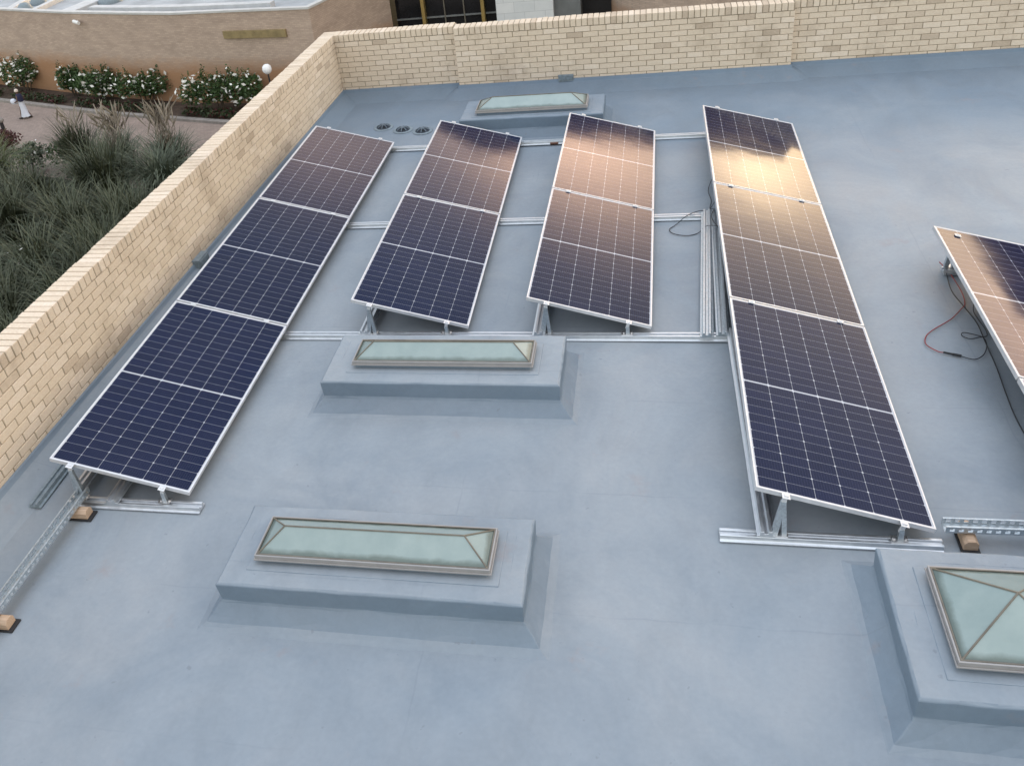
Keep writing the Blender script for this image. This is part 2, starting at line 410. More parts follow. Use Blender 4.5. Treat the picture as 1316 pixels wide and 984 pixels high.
def stone_mat():
    t = NT('pale_stone_cladding'); sx = t.n('ShaderNodeSeparateXYZ'); t.put(sx.inputs[0], t.pos())
    cx = t.n('ShaderNodeCombineXYZ'); t.put(cx.inputs[0], sx.outputs[0]); t.put(cx.inputs[1], sx.outputs[2])
    b = t.n('ShaderNodeTexBrick'); t.put(b.inputs['Vector'], cx.outputs[0]); b.inputs['Scale'].default_value = 1
    b.inputs['Brick Width'].default_value = 1.1; b.inputs['Row Height'].default_value = 0.55; b.inputs['Mortar Size'].default_value = 0.008
    b.inputs['Color1'].default_value = (0.60, 0.63, 0.64, 1); b.inputs['Color2'].default_value = (0.68, 0.70, 0.70, 1); b.inputs['Mortar'].default_value = (0.42, 0.44, 0.45, 1)
    t.set(t.mix(0.4, b.outputs['Color'], t.ramp(t.noise(t.pos(), 2.5, 6), [(0.3, 0.4), (0.7, 0.58)]), 'OVERLAY'), 0.6)
    return t.m
def paving_mat():
    t = NT('brown_brick_paving')
    b = t.n('ShaderNodeTexBrick'); t.put(b.inputs['Vector'], t.map(t.pos(), (1, 1, 1), (0, 0, 0.35))); b.inputs['Scale'].default_value = 1
    b.inputs['Brick Width'].default_value = 0.24; b.inputs['Row Height'].default_value = 0.12; b.inputs['Mortar Size'].default_value = 0.008
    b.inputs['Color1'].default_value = (0.24, 0.185, 0.155, 1); b.inputs['Color2'].default_value = (0.29, 0.225, 0.19, 1); b.inputs['Mortar'].default_value = (0.18, 0.15, 0.13, 1)
    t.set(t.mix(0.6, b.outputs['Color'], t.ramp(t.noise(t.pos(), 0.9, 6, 0.65), [(0.3, 0.38), (0.7, 0.6)]), 'OVERLAY'), 0.85)
    return t.m
M['glass'] = glass_mat(); M['wood'] = wood_mat(); M['stone'] = stone_mat(); M['paving'] = paving_mat()

# ------------------------------------------------------------------ setting: ground, path, bed, kerb, roof
G = -10.0
b = MB(); b.add([(-400, -400, G - .02), (400, -400, G - .02), (400, 400, G - .02), (-400, 400, G - .02)], [(0, 1, 2, 3)])
tag(b.build('ground', M['lawn']), kind='structure')
KP = [(-60, 47.3), (-45, 42.9), (-36.6, 39.86), (-27.09, 36.23), (-19.5, 33.9), (-12, 31.9), (-5, 30.8), (6, 30.5)]     # kerb of the bed
WP = [(-60, 50.5), (-47, 46.2), (-41, 43.9), (-35.81, 41.93), (-32.87, 40.71), (-29.86, 39.49), (-25.9, 38.17), (-22.08, 36.97), (-18.32, 36.39), (-14.09, 35.69)]
def strip(a, bb, z): return [(p[0], p[1], z) for p in a] + [(p[0], p[1], z) for p in reversed(bb)]
b = MB()
for i in range(len(KP) - 1):
    p, q = KP[i], KP[i + 1]; d = 7.6
    b.add([(p[0], p[1], G), (q[0], q[1], G), (q[0] - 1.2, q[1] - d, G), (p[0] - 1.2, p[1] - d, G)], [(0, 1, 2, 3)])
tag(b.build('path', M['paving']), kind='structure')
b = MB(); pv = strip(KP, [(-60, 50.6), (-41, 44.1), (-30, 39.8), (-22, 37.2), (-14, 36), (-12, 42.5), (6, 42.5)], G + .08)
b.add(pv, [tuple(range(len(pv)))]); tag(b.build('flower_bed', M['soil']), kind='structure')
b = MB()
for i in range(len(KP) - 1):
    p, q = Vector((*KP[i], 0)), Vector((*KP[i + 1], 0)); t = (q - p).normalized(); n = Vector((-t.y, t.x, 0))
    vv = [p - n * .16, q - n * .16, q + n * .16, p + n * .16]
    b.add([(v.x, v.y, G - .01) for v in vv] + [(v.x, v.y, G + .13) for v in vv], [(4, 5, 6, 7), (0, 1, 5, 4), (1, 2, 6, 5), (2, 3, 7, 6), (3, 0, 4, 7)])
tag(b.build('kerb', M['kerb']), kind='structure')

# roof deck with the sloped membrane fillet that climbs the parapets
LW0, LW1 = Vector((-3.04, -9.0)), Vector((-2.795, 6.90))      # inner face of the left parapet
def lx(y): return LW0.x + (LW1.x - LW0.x) * (y - LW0.y) / (LW1.y - LW0.y)
b = MB()
nx, ny = 34, 40
x0, x1, y0, y1 = -3.2, 14.0, -9.0, 7.1
for j in range(ny + 1):
    for i in range(nx + 1):
        x = x0 + (x1 - x0) * i / nx; y = y0 + (y1 - y0) * j / ny
        z = -0.004 + 0.008 * math.sin(x * 0.9 + 1.3) * math.cos(y * 0.7)
        b.v.append((x, y, min(z, 0.0) if True else z))
for j in range(ny):
    for i in range(nx):
        a = j * (nx + 1) + i; b.f.append((a, a + 1, a + nx + 2, a + nx + 1)); b.mi.append(0)
PROF = [(-0.004, 0.02), (-0.004, 0.142), (0.012, 0.150), (0.022, 0.135), (0.034, 0.100), (0.060, 0.088), (0.24, 0.012), (0.33, -0.012)]
def fillet(p, q, n, ext0=0, ext1=0):
    p, q = Vector(p), Vector(q); t = (q - p).normalized(); n = Vector(n)
    k = 24; base = len(b.v)
    for i in range(k + 1):
        c = p - t * ext0 + (q + t * ext1 - p + t * ext0) * i / k
        wv = 0.006 * math.sin(i * 1.7 + p.x) + 0.004 * math.sin(i * 3.1)
        for (o, z) in PROF:
            cc = c + n * (o + (wv if 0.03 < o < 0.3 else 0)); b.v.append((cc.x, cc.y, z))
    m = len(PROF)
    for i in range(k):
        for s in range(m - 1):
            a = base + i * m + s; b.f.append((a, a + 1, a + m + 1, a + m)); b.mi.append(0)
YA, YB = 6.90, 6.79
fillet((LW0.x, LW0.y), (LW1.x, LW1.y), (1, -0.0154))
fillet((-2.80, YA), (-0.83, YA), (0, -1), 0, 0.0)
fillet((-0.83, YB), (4.08, YB), (0, -1))
fillet((4.08, YA), (14.0, YA), (0, -1))
fillet((-0.83, YA), (-0.83, YB), (-1, 0))
fillet((4.08, YA), (4.08, YB), (1, 0))
def fan(c, a0, a1):
    base = len(b.v); k = 8; m = len(PROF)
    for i in range(k + 1):
        a = a0 + (a1 - a0) * i / k
        for (o, z) in PROF: b.v.append((c[0] + o * math.cos(a), c[1] + o * math.sin(a), z))
    for i in range(k):
        for q in range(m - 1):
            e = base + i * m + q; b.f.append((e, e + 1, e + m + 1, e + m)); b.mi.append(0)
fan((-0.83, YB), PI, PI * 1.5); fan((4.08, YB), PI * 1.5, PI * 2)
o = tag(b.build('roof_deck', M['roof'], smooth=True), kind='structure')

# own building below the deck
bld = tag(empty('brick_building', (5, -1, G)), 'cream brick building under the blue grey painted roof', 'building')
b = MB(); b.box(-8.25, -8.0, 0.0, 9.0, 8.08, 9.93); b.build('wall', M['tbrick'], bld)

# ------------------------------------------------------------------ brick parapets, every brick modelled
BL, BH, PIT, CH = 0.222, 0.073, 0.232, 0.0817
def parapet(root, segs, z0, ncourse, ztop):
    bw = MB(); cp = MB()
    for (p, q, n, th, off) in segs:
        p, q, n = Vector(p), Vector(q), Vector(n).normalized()
        t = (q - p).normalized(); Ln = (q - p).length
        Mx = Matrix(((t.x, -n.x, 0, p.x), (t.y, -n.y, 0, p.y), (0, 0, 1, 0), (0, 0, 0, 1)))   # local x along, y into the wall
        bw.m = 1; bw.box(0.004, 0.009, z0, Ln - 0.004, th - 0.009, ztop - 0.118, Mx)
        cp.m = 1; cp.box(0.004, 0.007, ztop - 0.117, Ln - 0.004, th - 0.007, ztop - 0.009, Mx)
        bw.m = 0; cp.m = 0
        for c in range(ncourse):
            z = ztop - 0.115 - CH * (c + 1) + 0.004
            x = -PIT * (off + 0.5 * (c % 2)) % PIT - PIT
            while x < Ln:
                a, e = max(x, 0), min(x + BL, Ln)
                if e - a > 0.03:
                    j = random.uniform(-.0022, .0022); jz = random.uniform(-.0012, .0012)
                    bw.box(a, j, z + jz, e, th + j, z + BH + jz, Mx)
                x += PIT
        x = 0.0; pw = 0.0845
        while x < Ln - 0.02:
            e = min(x + 0.0735, Ln)
            j = random.uniform(-.004, .004); jz = random.uniform(-.0025, .0025)
            cp.box(x, j - .004, ztop - 0.110 + jz, e, th + j + .004, ztop + jz, Mx)
            x += pw
    bw.build('brickwork', [M['brick'], M['mortar']], root, bevel=0.003, seg=1)
    cp.build('coping', [M['brick'], M['mortar']], root, bevel=0.005, seg=2)
lw = tag(empty('parapet_wall'), 'long cream brick parapet running down the left edge of the roof beside the garden', 'parapet wall')
parapet(lw, [((LW0.x, LW0.y), (LW1.x + .004, YA + 0.24), (1, -0.0154), 0.225, 0.0)], 0.0, 11, 1.03)
fw = tag(empty('parapet_wall'), 'stepped cream brick parapet with a small vent across the far end of the roof', 'parapet wall')
parapet(fw, [((-2.792, YA), (-0.832, YA), (0, -1), 0.235, 0.3), ((-0.83, YB), (4.08, YB), (0, -1), 0.235, 0.1), ((4.082, YA), (14.0, YA), (0, -1), 0.235, 0.6)], 0.0, 11, 1.03)
vt = MB(); vt.box(0.725, YB - .034, .102, .955, YB - .004, .212)
for i in range(5): vt.box(.74, YB - .042, .113 + i * .019, .94, YB - .034, .121 + i * .019)
vt.build('air_vent', M['vent'], fw, bevel=.002)
sc_ = MB(); sc_.box(-2.915, 1.19, .03, -2.80, 1.43, .19); sc_.box(-2.80, 1.205, .045, -2.788, 1.415, .175)
tag(sc_.build('scupper_outlet', M['vent'], bevel=.008), 'small blue grey rainwater outlet box at the foot of the long parapet', 'drain outlet')

# ------------------------------------------------------------------ skylights
def skylight(x0, x1, y0, y1, fx0, fx1, fy0, fy1, zr, label, cl=.105):
    cx, cy = (x0 + x1) / 2, (y0 + y1) / 2
    rt = tag(empty('roof_skylight', (cx, cy, 0)), label, 'skylight', 'glass roof skylights on painted curbs')
    X = lambda v: v - cx
    Y = lambda v: v - cy
    def ring(a, z): return [(X(x0) - a, Y(y0) - a, z), (X(x1) + a, Y(y0) - a, z), (X(x1) + a, Y(y1) + a, z), (X(x0) - a, Y(y1) + a, z)]
    prof = [(cl + .06, -.012), (cl + .022, .004), (cl - .008, .018), (cl - .035, .046), (.010, .112), (.0, .130), (.004, .272), (-.012, .284), (-.10, .286)]
    m = MB(); vv = []
    K = 12
    # outline subdivided so the hand-laid membrane can wander a little
    for (a, z) in prof:
        r_ = ring(a, z)
        for s in range(4):
            p, q = Vector(r_[s]), Vector(r_[(s + 1) % 4])
            for i in range(K):
                c = p.lerp(q, i / K); j = 0.0035
                c += Vector((random.uniform(-j, j), random.uniform(-j, j), random.uniform(-j, j) * (.6 if z > .05 else 0)))
                vv.append(tuple(c))
    n = 4 * K; fs = []
    for l in range(len(prof) - 1):
        for i in range(n): fs.append((l * n + i, l * n + (i + 1) % n, (l + 1) * n + (i + 1) % n, (l + 1) * n + i))
    fs.append(tuple((len(prof) - 1) * n + i for i in range(n)))
    m.add(vv, fs)
    # upstand under the frame and the lapped strip of membrane round it
    e = .055
    m.box(X(fx0) - e, Y(fy0) - e, .27, X(fx1) + e, Y(fy1) + e, .2915)
    m.box(X(fx0) + .018, Y(fy0) + .018, .28, X(fx1) - .018, Y(fy1) - .018, .334)
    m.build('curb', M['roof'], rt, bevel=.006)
    f = MB(); W_ = .011
    fx0_, fx1_, fy0_, fy1_ = X(fx0), X(fx1), Y(fy0), Y(fy1)
    for (a, b_, c, d) in ((fx0_, fy0_, fx1_, fy0_ + W_), (fx0_, fy1_ - W_, fx1_, fy1_), (fx0_, fy0_ + W_, fx0_ + W_, fy1_ - W_), (fx1_ - W_, fy0_ + W_, fx1_, fy1_ - W_)):
        f.box(a, b_, .330, c, d, .366)
    f.box(fx0_ - .008, fy0_ - .008, .326, fx1_ + .008, fy0_, .338); f.box(fx0_ - .008, fy1_, .326, fx1_ + .008, fy1_ + .008, .338)
    f.box(fx0_ - .008, fy0_, .326, fx0_, fy1_, .338); f.box(fx1_, fy0_, .326, fx1_ + .008, fy1_, .338)
    f.build('frame', M['bronze'], rt, bevel=.002)
    hd = (fy1 - fy0) / 2 - W_; i0x, i1x, i0y, i1y = fx0_ + W_, fx1_ - W_, fy0_ + W_, fy1_ - W_
    zc = .356; my = (i0y + i1y) / 2
    rx0, rx1 = i0x + hd * 1.0, i1x - hd * 1.0
    if rx1 - rx0 < .05: rx0 = rx1 = (i0x + i1x) / 2
    A, B, C_, D = (i0x, i0y, zc), (i1x, i0y, zc), (i1x, i1y, zc), (i0x, i1y, zc)
    E_, F_ = (rx0, my, zr), (rx1, my, zr)
    def pane(ps):
        ps = [Vector(p) for p in ps if True]; nn = (ps[1] - ps[0]).cross(ps[-1] - ps[0]).normalized()
        if nn.z < 0: nn = -nn
        g = MB(); k = len(ps); g.add([p for p in ps] + [p - nn * .006 for p in ps], [tuple(range(k)), tuple(range(k, 2 * k))[::-1]] + [(i, (i + 1) % k, k + (i + 1) % k, k + i) for i in range(k)])
        g.build('glass_pane', M['glass'], rt)
    tri = rx1 == rx0
    pane([A, B, E_] if tri else [A, B, F_, E_]); pane([C_, D, E_] if tri else [C_, D, E_, F_]); pane([D, A, E_]); pane([B, C_, F_])
    up = Vector((0, 0, .003))
    for p, q in ((A, E_), (D, E_), (B, F_), (C_, F_)) + (() if tri else ((E_, F_),)):
        g = MB(); g.tube([Vector(p) + up, Vector(q) + up], .0055, 6); g.build('glazing_bar', M['bar'], rt)
    # dark bead of sealant round the glass
    g = MB(); s = .008
    g.box(i0x, i0y, .350, i1x, i0y + s, .3685); g.box(i0x, i1y - s, .350, i1x, i1y, .3685)
    g.box(i0x, i0y + s, .350, i0x + s, i1y - s, .3685); g.box(i1x - s, i0y + s, .350, i1x, i1y - s, .3685)
    g.build('sealant_bead', M['bar'], rt)
    return rt
skylight(-.655, 1.340, -3.240, -2.530, -.435, 1.125, -3.062, -2.708, .465, 'long hipped glass skylight nearest the camera, alone in the open centre of the roof')
skylight(-.62, 1.383, -1.085, -.385, -.378, 1.152, -.908, -.575, .455, 'long hipped glass skylight directly in front of the two shorter solar rows')
skylight(3.405, 4.50, -3.640, -2.625, 3.622, 4.285, -3.462, -2.820, .545, 'square pyramid glass skylight at the lower right below the perforated tray')
skylight(-.48, 1.48, 4.87, 5.62, -.265, 1.262, 4.985, 5.42, .47, 'long hipped glass skylight at the back beside the far brick parapet')

# ------------------------------------------------------------------ base rails, lengthwise channels
RP = [(-.055, 0), (-.055, .010), (-.038, .013), (-.034, .044), (-.014, .044), (-.011, .026), (.011, .026), (.014, .044), (.034, .044), (.038, .013), (.055, .010), (.055, 0)]
def rail_x(xa, xb, y, label, z=0.004):
    m = MB(); m.prism([(p[0] + y, p[1] + z) for p in RP], xa, xb, 'x')
    o = m.build('base_rail', M['alu'], bevel=.002)
    return tag(o, label, 'rail', 'aluminium base rails across the roof')
def rail_y(x, ya, yb, label, z=0.049, dx=0.0, mat='alu'):
    m = MB(); n = len(RP)
    vv = [(x + p[0] * 1.05, ya, p[1] + z) for p in RP] + [(x + dx + p[0] * 1.05, yb, p[1] + z) for p in RP]
    m.add(vv, [tuple(range(n))[::-1], tuple(range(n, 2 * n))] + [(i, (i + 1) % n, n + (i + 1) % n, n + i) for i in range(n)])
    o = m.build('lengthwise_channel', M[mat], bevel=.002)
    return tag(o, label, 'channel', 'channels lying lengthwise under the solar rows')
YR = [4.585, 2.285, -0.02, -2.335]
rail_x(-2.20, 2.95, YR[0], 'farthest aluminium base rail crossing behind the tops of four solar rows')
rail_x(-2.20, 2.735, YR[1], 'middle aluminium base rail crossing between the solar rows at their first joint')
rail_x(-2.20, 2.800, YR[2], 'third aluminium base rail just behind the central skylight')
rail_x(-2.37, -1.235, YR[3], 'short aluminium base rail under the near end of the row by the parapet')
rail_x(2.530, 3.875, YR[3], 'short aluminium base rail under the near end of the long right hand row')
rail_y(2.820, -2.365, .02, 'channel under the near half of the long right hand row', dx=-.03)
rail_y(2.565, -.07, 2.32, 'exposed channel beside the middle panel of the long right hand row', dx=.12, mat='galv')
rail_y(2.700, -.05, 2.30, 'second channel hidden close under the middle panel of the long right row', dx=.08, mat='galv')
rail_y(2.860, 2.26, 4.60, 'channel under the far panel of the long right hand row')
rail_y(1.10, -.06, 4.60, 'channel under the high edge of the third solar row')
rail_y(-.56, -.04, 4.60, 'channel under the high edge of the second solar row')
rail_y(-1.975, -2.375, 4.6, 'wide channel ending on the near rail under the row by the parapet')
rail_y(-2.335, -2.24, 4.6, 'channel under the high edge of the row by the parapet')
rail_y(-2.645, -2.42, -.4, 'channel lying on the roof between the parapet and the first row', z=.004, dx=-.03, mat='vent')

# ------------------------------------------------------------------ solar panels
T = 0.2700358; ct, st_ = math.cos(T), math.sin(T)
PW, PL, FT = 1.134, 2.278, 0.035
PX_ = 2.298
def make_panel():
    rt = empty('solar_panel')
    m = MB(); hw, hl, f = PW / 2, PL / 2, .0125
    m.box(-hw, -hl, 0, hw, -hl + f, FT); m.box(-hw, hl - f, 0, hw, hl, FT)
    m.box(-hw, -hl + f, 0, -hw + f, hl - f, FT); m.box(hw - f, -hl + f, 0, hw, hl - f, FT)
    m.box(-hw + f, -hl + f, 0, -hw + .03, hl - f, .0025); m.box(hw - .03, -hl + f, 0, hw - f, hl - f, .0025)
    m.build('frame', M['frame'], rt, bevel=.0012, seg=1)
    c = MB(); c.box(-hw + f - .001, -hl + f - .001, FT - .008, hw - f + .001, hl - f + .001, FT - .0035)
    c.build('glass_laminate', M['solar'], rt)
    return rt
def make_leg(h, under, high=True):
    """h: height of the panel underside above the roof at the leg; origin at the roof"""
    rt = empty('support_leg')
    zb = .05
    m = MB()
    if high:
        # two galvanised straps meeting under the clamp, feet on the rail
        for sx_, w_ in ((-1, .020), (1, .016)):
            lean = .030 * sx_
            vv = [(-w_ + lean - .008, -.018, zb), (w_ + lean - .008, -.018, zb), (w_ + lean - .008, .018, zb), (-w_ + lean - .008, .018, zb),
                  (-w_ * .9, -.012, h - .004), (w_ * .9, -.012, h - .004), (w_ * .9, .012, h - .004), (-w_ * .9, .012, h - .004)]
            if sx_ < 0: vv = [(a - .000, b_ + .004, c) for a, b_, c in vv]
            m.add(vv, [(0, 3, 2, 1), (4, 5, 6, 7), (0, 1, 5, 4), (1, 2, 6, 5), (2, 3, 7, 6), (3, 0, 4, 7)])
    else:
        m.box(-.018, -.016, zb, .018, .016, h - .004, taper=.004)
    m.build('upright', M['galv'], rt, bevel=.002)
    ft = MB(); ft.box(-.055, -.030, zb - .003, .045, .030, zb + .004); ft.lathe([(.011, zb + .004), (.011, zb + .014), (0, zb + .014)], 6, (-.035, 0, 0)); ft.lathe([(.011, zb + .004), (.011, zb + .014), (0, zb + .014)], 6, (.032, 0, 0))
    ft.build('foot', M['steel'], rt)
    MT = Matrix.Translation((0, 0, h)) @ Matrix.Rotation(T, 4, 'Y')
    c = MB(); c.box(-.026, -.024, FT + .0005, .026, .024, FT + .0050, MT); c.box(-.014, -.008, -.03, .014, .008, FT + .012, MT)
    c.build('clamp', M['frame'], rt, bevel=.002)
    return rt

# rows: high edge x, low edge height, y shift, twist, joints (near ends), label stems
H0 = .11366
ROWS = [(-2.43614, H0 + .00779, -.0016, -.0056, [2, 1, 0], 'the row beside the left parapet'),
        (-.64585, H0 - .01209, .0115, -.0070, [1, 0], 'the second row from the left'),
        (1.00749, H0 - .00585, .0216, .0125, [1, 0], 'the third row from the left'),
        (2.74158, H0 + .01014, -.0092, 0.0, [2, 1, 0], 'the long fourth row'),
        (4.603, H0, .030, 0.0, [1.482, .482, -.518], 'the row at the right edge')]
proto = make_panel(); used = False
legs_proto = {}
for ri, (xh, h, dy, rot, joints, name) in enumerate(ROWS):
    for j in joints:
        yc = PX_ * (2 - j) - PX_ / 2
        if ri == 4: yc = 1.187 - PX_ * (joints[0] - j if False else {1.482: 2, .482: 1, -.518: 0}[j]) - PX_ / 2
        px = xh + PW / 2 * ct; pz = h + PW / 2 * st_
        c0 = Vector((px - xh, yc, 0)); c0.rotate(Matrix.Rotation(-rot, 3, 'Z'))
        p = proto if not used else copy_tree(proto); used = True
        Mx = Matrix.Translation((xh + c0.x, dy + c0.y, pz)) @ Matrix.Rotation(-rot, 4, 'Z') @ Matrix.Rotation(T, 4, 'Y') @ Matrix.Translation((0, 0, -FT))
        p.matrix_world = Mx
        n = len(joints); k = joints.index(j)
        if ri == 4:
            pos = {1.482: 2, .482: 1, -.518: 0}[j]
            word = ('farthest', 'second', 'nearest')[pos]
        elif n == 3: word = {2: 'nearest', 1: 'middle', 0: 'farthest'}[j]
        else: word = {1: 'nearer', 0: 'farther'}[j]
        look = {('nearest', 0): 'dark navy', ('farthest', 3): 'bright orange reflecting', ('farther', 2): 'orange reflecting'}.get((word, ri), 'tilted')
        tag(p, '%s solar panel, %s of %s' % (look, word, name), 'solar panel', 'tilted solar panels on the roof')
    # legs: one high and one low at every base rail the row crosses
    ys = [(PX_ * (2 - j)) for j in ([0, 1, 2, 3] if len(joints) == 3 else [0, 1, 2])]
    if ri == 4: ys = [1.187 - .12, 1.187 - PX_, 1.187 - 2 * PX_]
    for li, y in enumerate(ys):
        yy = y - (.010 if ri != 4 else 0)
        if ri != 4: yy = y + (-.010 if 0 < li < len(ys) - 1 or False else (.001 if li == 0 else -.020))
        for frac, hi in ((.155, True), (.81, False)):
            und = h + (1 - frac) * PW * st_ - FT * ct
            key = (ri, hi)
            fresh = key not in legs_proto
            if fresh: legs_proto[key] = make_leg(und, und, hi); lg = legs_proto[key]
            else: lg = copy_tree(legs_proto[key])
            q = Vector((frac * PW * ct - FT * st_ * .0, yy, 0)); q.rotate(Matrix.Rotation(-rot, 3, 'Z'))
            lg.location = (xh + q.x - .0, dy + q.y, 0)
            end = 'top' if li == 0 else ('near end' if li == len(ys) - 1 else ('first joint' if li == 1 else 'second joint'))
            tag(lg, '%s galvanised leg with clamp at the %s of %s' % ('tall' if hi else 'short', end, name), 'support leg', 'legs that prop the solar panels')
# row E base rails
rail_x(4.70, 5.95, 1.187 - .12, 'base rail under the top of the cut off right hand row')
rail_x(4.75, 5.95, 1.187 - PX_, 'base rail under the joint of the cut off right hand row')

# ------------------------------------------------------------------ perforated trays on timber blocks
def tray(p, q, label, w=.085, hh=.048, z=.10):
    p, q = Vector((*p, z)), Vector((*q, z)); t = (q - p).normalized(); L_ = (q - p).length
    ang = math.atan2(t.y, t.x)
    rt = tag(empty('cable_tray', (p.x, p.y, z), ang), label, 'cable tray', 'perforated galvanised cable trays')
    m = MB(); th = .003; pitch = .052
    # side walls with slots, floor as bars between slots
    n = int(L_ / pitch)
    for s in (-1, 1):
        y = s * w / 2
        m.box(0, y - th / 2, 0, L_, y + th / 2, .012); m.box(0, y - th / 2, hh - .012, L_, y + th / 2, hh)
        m.box(0, y - (0 if s < 0 else .012), hh - .001, L_, y + (.012 if s < 0 else 0), hh + .0015)
        for i in range(n + 1):
            x = i * pitch; m.box(x, y - th / 2, .012, min(x + .024, L_), y + th / 2, hh - .012)
    for s in (-1, 0, 1): m.box(0, s * w * .34 - .011, -.0015, L_, s * w * .34 + .011, .0015)
    for i in range(n + 1):
        x = i * pitch; m.box(x, -w / 2, -.0012, min(x + .030, L_), w / 2, .0018)
    m.build('perforated_channel', M['galv'], rt)
    return rt
def block(x, y, rz, label, L_=.15, Wd=.085, H_=.085):
    rt = tag(empty('timber_block', (x, y, 0), rz), label, 'timber block', 'timber blocks under the trays')
    m = MB(); c = .022
    m.prism([(-Wd / 2, .014), (Wd / 2, .014), (Wd / 2, H_ - c), (Wd / 2 - c, H_), (-Wd / 2 + c, H_), (-Wd / 2, H_ - c)], -L_ / 2, L_ / 2, 'x')
    m.build('block', M['wood'], rt, bevel=.003)
    m = MB(); m.box(-L_ / 2 - .03, -Wd / 2 - .012, .002, L_ / 2 + .03, Wd / 2 + .012, .014); m.build('rubber_pad', M['rubber'], rt, bevel=.002)
tray((-2.225, -2.30), (-2.262, -6.3), 'perforated galvanised tray running toward the camera beside the long parapet')
tray((3.885, -2.255), (7.5, -2.205), 'perforated galvanised tray leaving the right hand row toward the right edge')
block(-2.19, -2.47, 0, 'pale timber block on a black pad under the end of the left tray')
block(-2.20, -3.49, 0, 'timber block with a black pad halfway along the left tray at the picture edge')
block(4.03, -2.26, PI / 2, 'timber block under the right hand tray behind the square skylight', L_=.19)
block(5.4, -2.24, PI / 2, 'timber block under the right hand tray beyond the picture edge')
m = MB(); m.box(.79, 4.53, .002, .90, 4.60, .03)
tag(m.build('timber_packer', simple('reddish_packer', (0.16, 0.075, 0.05), .9), bevel=.003), 'small reddish packer tucked under the farthest rail beside the third row', 'packer')

# ------------------------------------------------------------------ drains
dr = None
for i, (x, y) in enumerate([(-1.776, 5.50), (-1.445, 5.36), (-1.13, 5.28)]):
    if dr is None:
        dr = empty('roof_drain'); m = MB()
        m.lathe([(.15, .002), (.145, .007), (.12, .009), (.105, .006)], 28); m.build('collar', M['vent'], dr, smooth=True)
        m = MB(); m.lathe([(.106, .007), (0, .0065)], 28); m.build('opening', M['hole'], dr)
        m = MB()
        for k in range(8):
            a = 2 * PI * k / 8
            m.tube([(math.cos(a) * r_, math.sin(a) * r_, z_) for r_, z_ in ((.10, .008), (.092, .024), (.065, .038), (.03, .045), (0, .047))], .0065, 6)
        m.lathe([(.030, .040), (.026, .050), (0, .052)], 12)
        m.build('domed_grate', M['grate'], dr, smooth=True)
        d = dr
    else: d = copy_tree(dr)
    d.location = (x, y, 0)
    tag(d, ('left one of three round dark drains in the far corner, nearest the long parapet', 'middle one of the three round dark drains in the far corner',
            'right one of the three round drains, next to the second solar row')[i], 'roof drain', 'round drains in the far corner')

# ------------------------------------------------------------------ cables
def smooth_pts(P, n=6):
    P = [Vector(p) for p in P]; out = []
    for i in range(len(P) - 1):
        a, b_, c, d = P[max(i - 1, 0)], P[i], P[i + 1], P[min(i + 2, len(P) - 1)]
        for k in range(n):
            t = k / n
            out.append(0.5 * ((2 * b_) + (c - a) * t + (2 * a - 5 * b_ + 4 * c - d) * t * t + (3 * b_ - a - 3 * c + d) * t ** 3))
    out.append(P[-1]); return out
def cable(P, label, mat, r=.0042, z=.008):
    P = [(p[0], p[1], p[2] if len(p) > 2 else z) for p in P]
    m = MB(); m.tube(smooth_pts(P), r, 8)
    return tag(m.build('cable', mat, smooth=True), label, 'cable')
cable([(4.70, 1.18, .05), (4.745, 1.10, .02), (4.766, 1.0), (4.775, .716), (4.75, .523), (4.70, .44), (4.578, .277), (4.409, .122), (4.325, .017), (4.300, -.10), (4.362, -.196), (4.40, -.212)],
      'dark red cable looping out from under the cut off right hand row', M['red'], .0044)
m = MB(); m.tube([(4.40, -.212, .010), (4.46, -.238, .010)], [.009, .009], 8); m.tube([(4.46, -.238, .010), (4.52, -.262, .010)], [.011, .011], 8)
tag(m.build('cable_connector', M['rubber'], smooth=False), 'black plug joining the red and black cables on the open roof', 'connector')
cable([(4.52, -.262), (4.57, -.295), (4.62, -.300), (4.69, -.235), (4.745, -.11), (4.752, .0), (4.70, .045), (4.62, .07, .012), (4.60, .03), (4.65, -.015), (4.73, .0, .016), (4.785, .03), (4.80, .12), (4.79, .25), (4.785, .40), (4.81, .50, .05)],
      'black cable loop joined to the red cable beside the cut off row', M['cable'], .0038)
cable([(4.735, 1.06, .02), (4.72, .95), (4.700, .72), (4.732, .47), (4.762, .217), (4.744, -.07, .015), (4.732, -.392), (4.70, -.74), (4.681, -1.017), (4.686, -1.3), (4.71, -1.7)],
      'long thin black cable trailing toward the camera under the cut off row', M['cable'], .0045)
cable([(2.78, 2.55, .06), (2.70, 2.40, .02), (2.62, 2.345, .062), (2.48, 2.25, .055), (2.36, 2.13, .01), (2.29, 2.03), (2.33, 1.93), (2.46, 1.88), (2.58, 1.93), (2.66, 1.91, .10), (2.78, 1.87, .12)],
      'thin black cable loop on the roof left of the long right hand row', M['cable'], .004)
cable([(2.80, 3.15, .10), (2.735, 2.95, .02), (2.755, 2.7), (2.73, 2.5), (2.76, 2.3, .10), (2.72, 2.1, .105), (2.79, 1.8, .11)],
      'thin black cable hanging along the high edge of the long right row', M['cable'], .004)

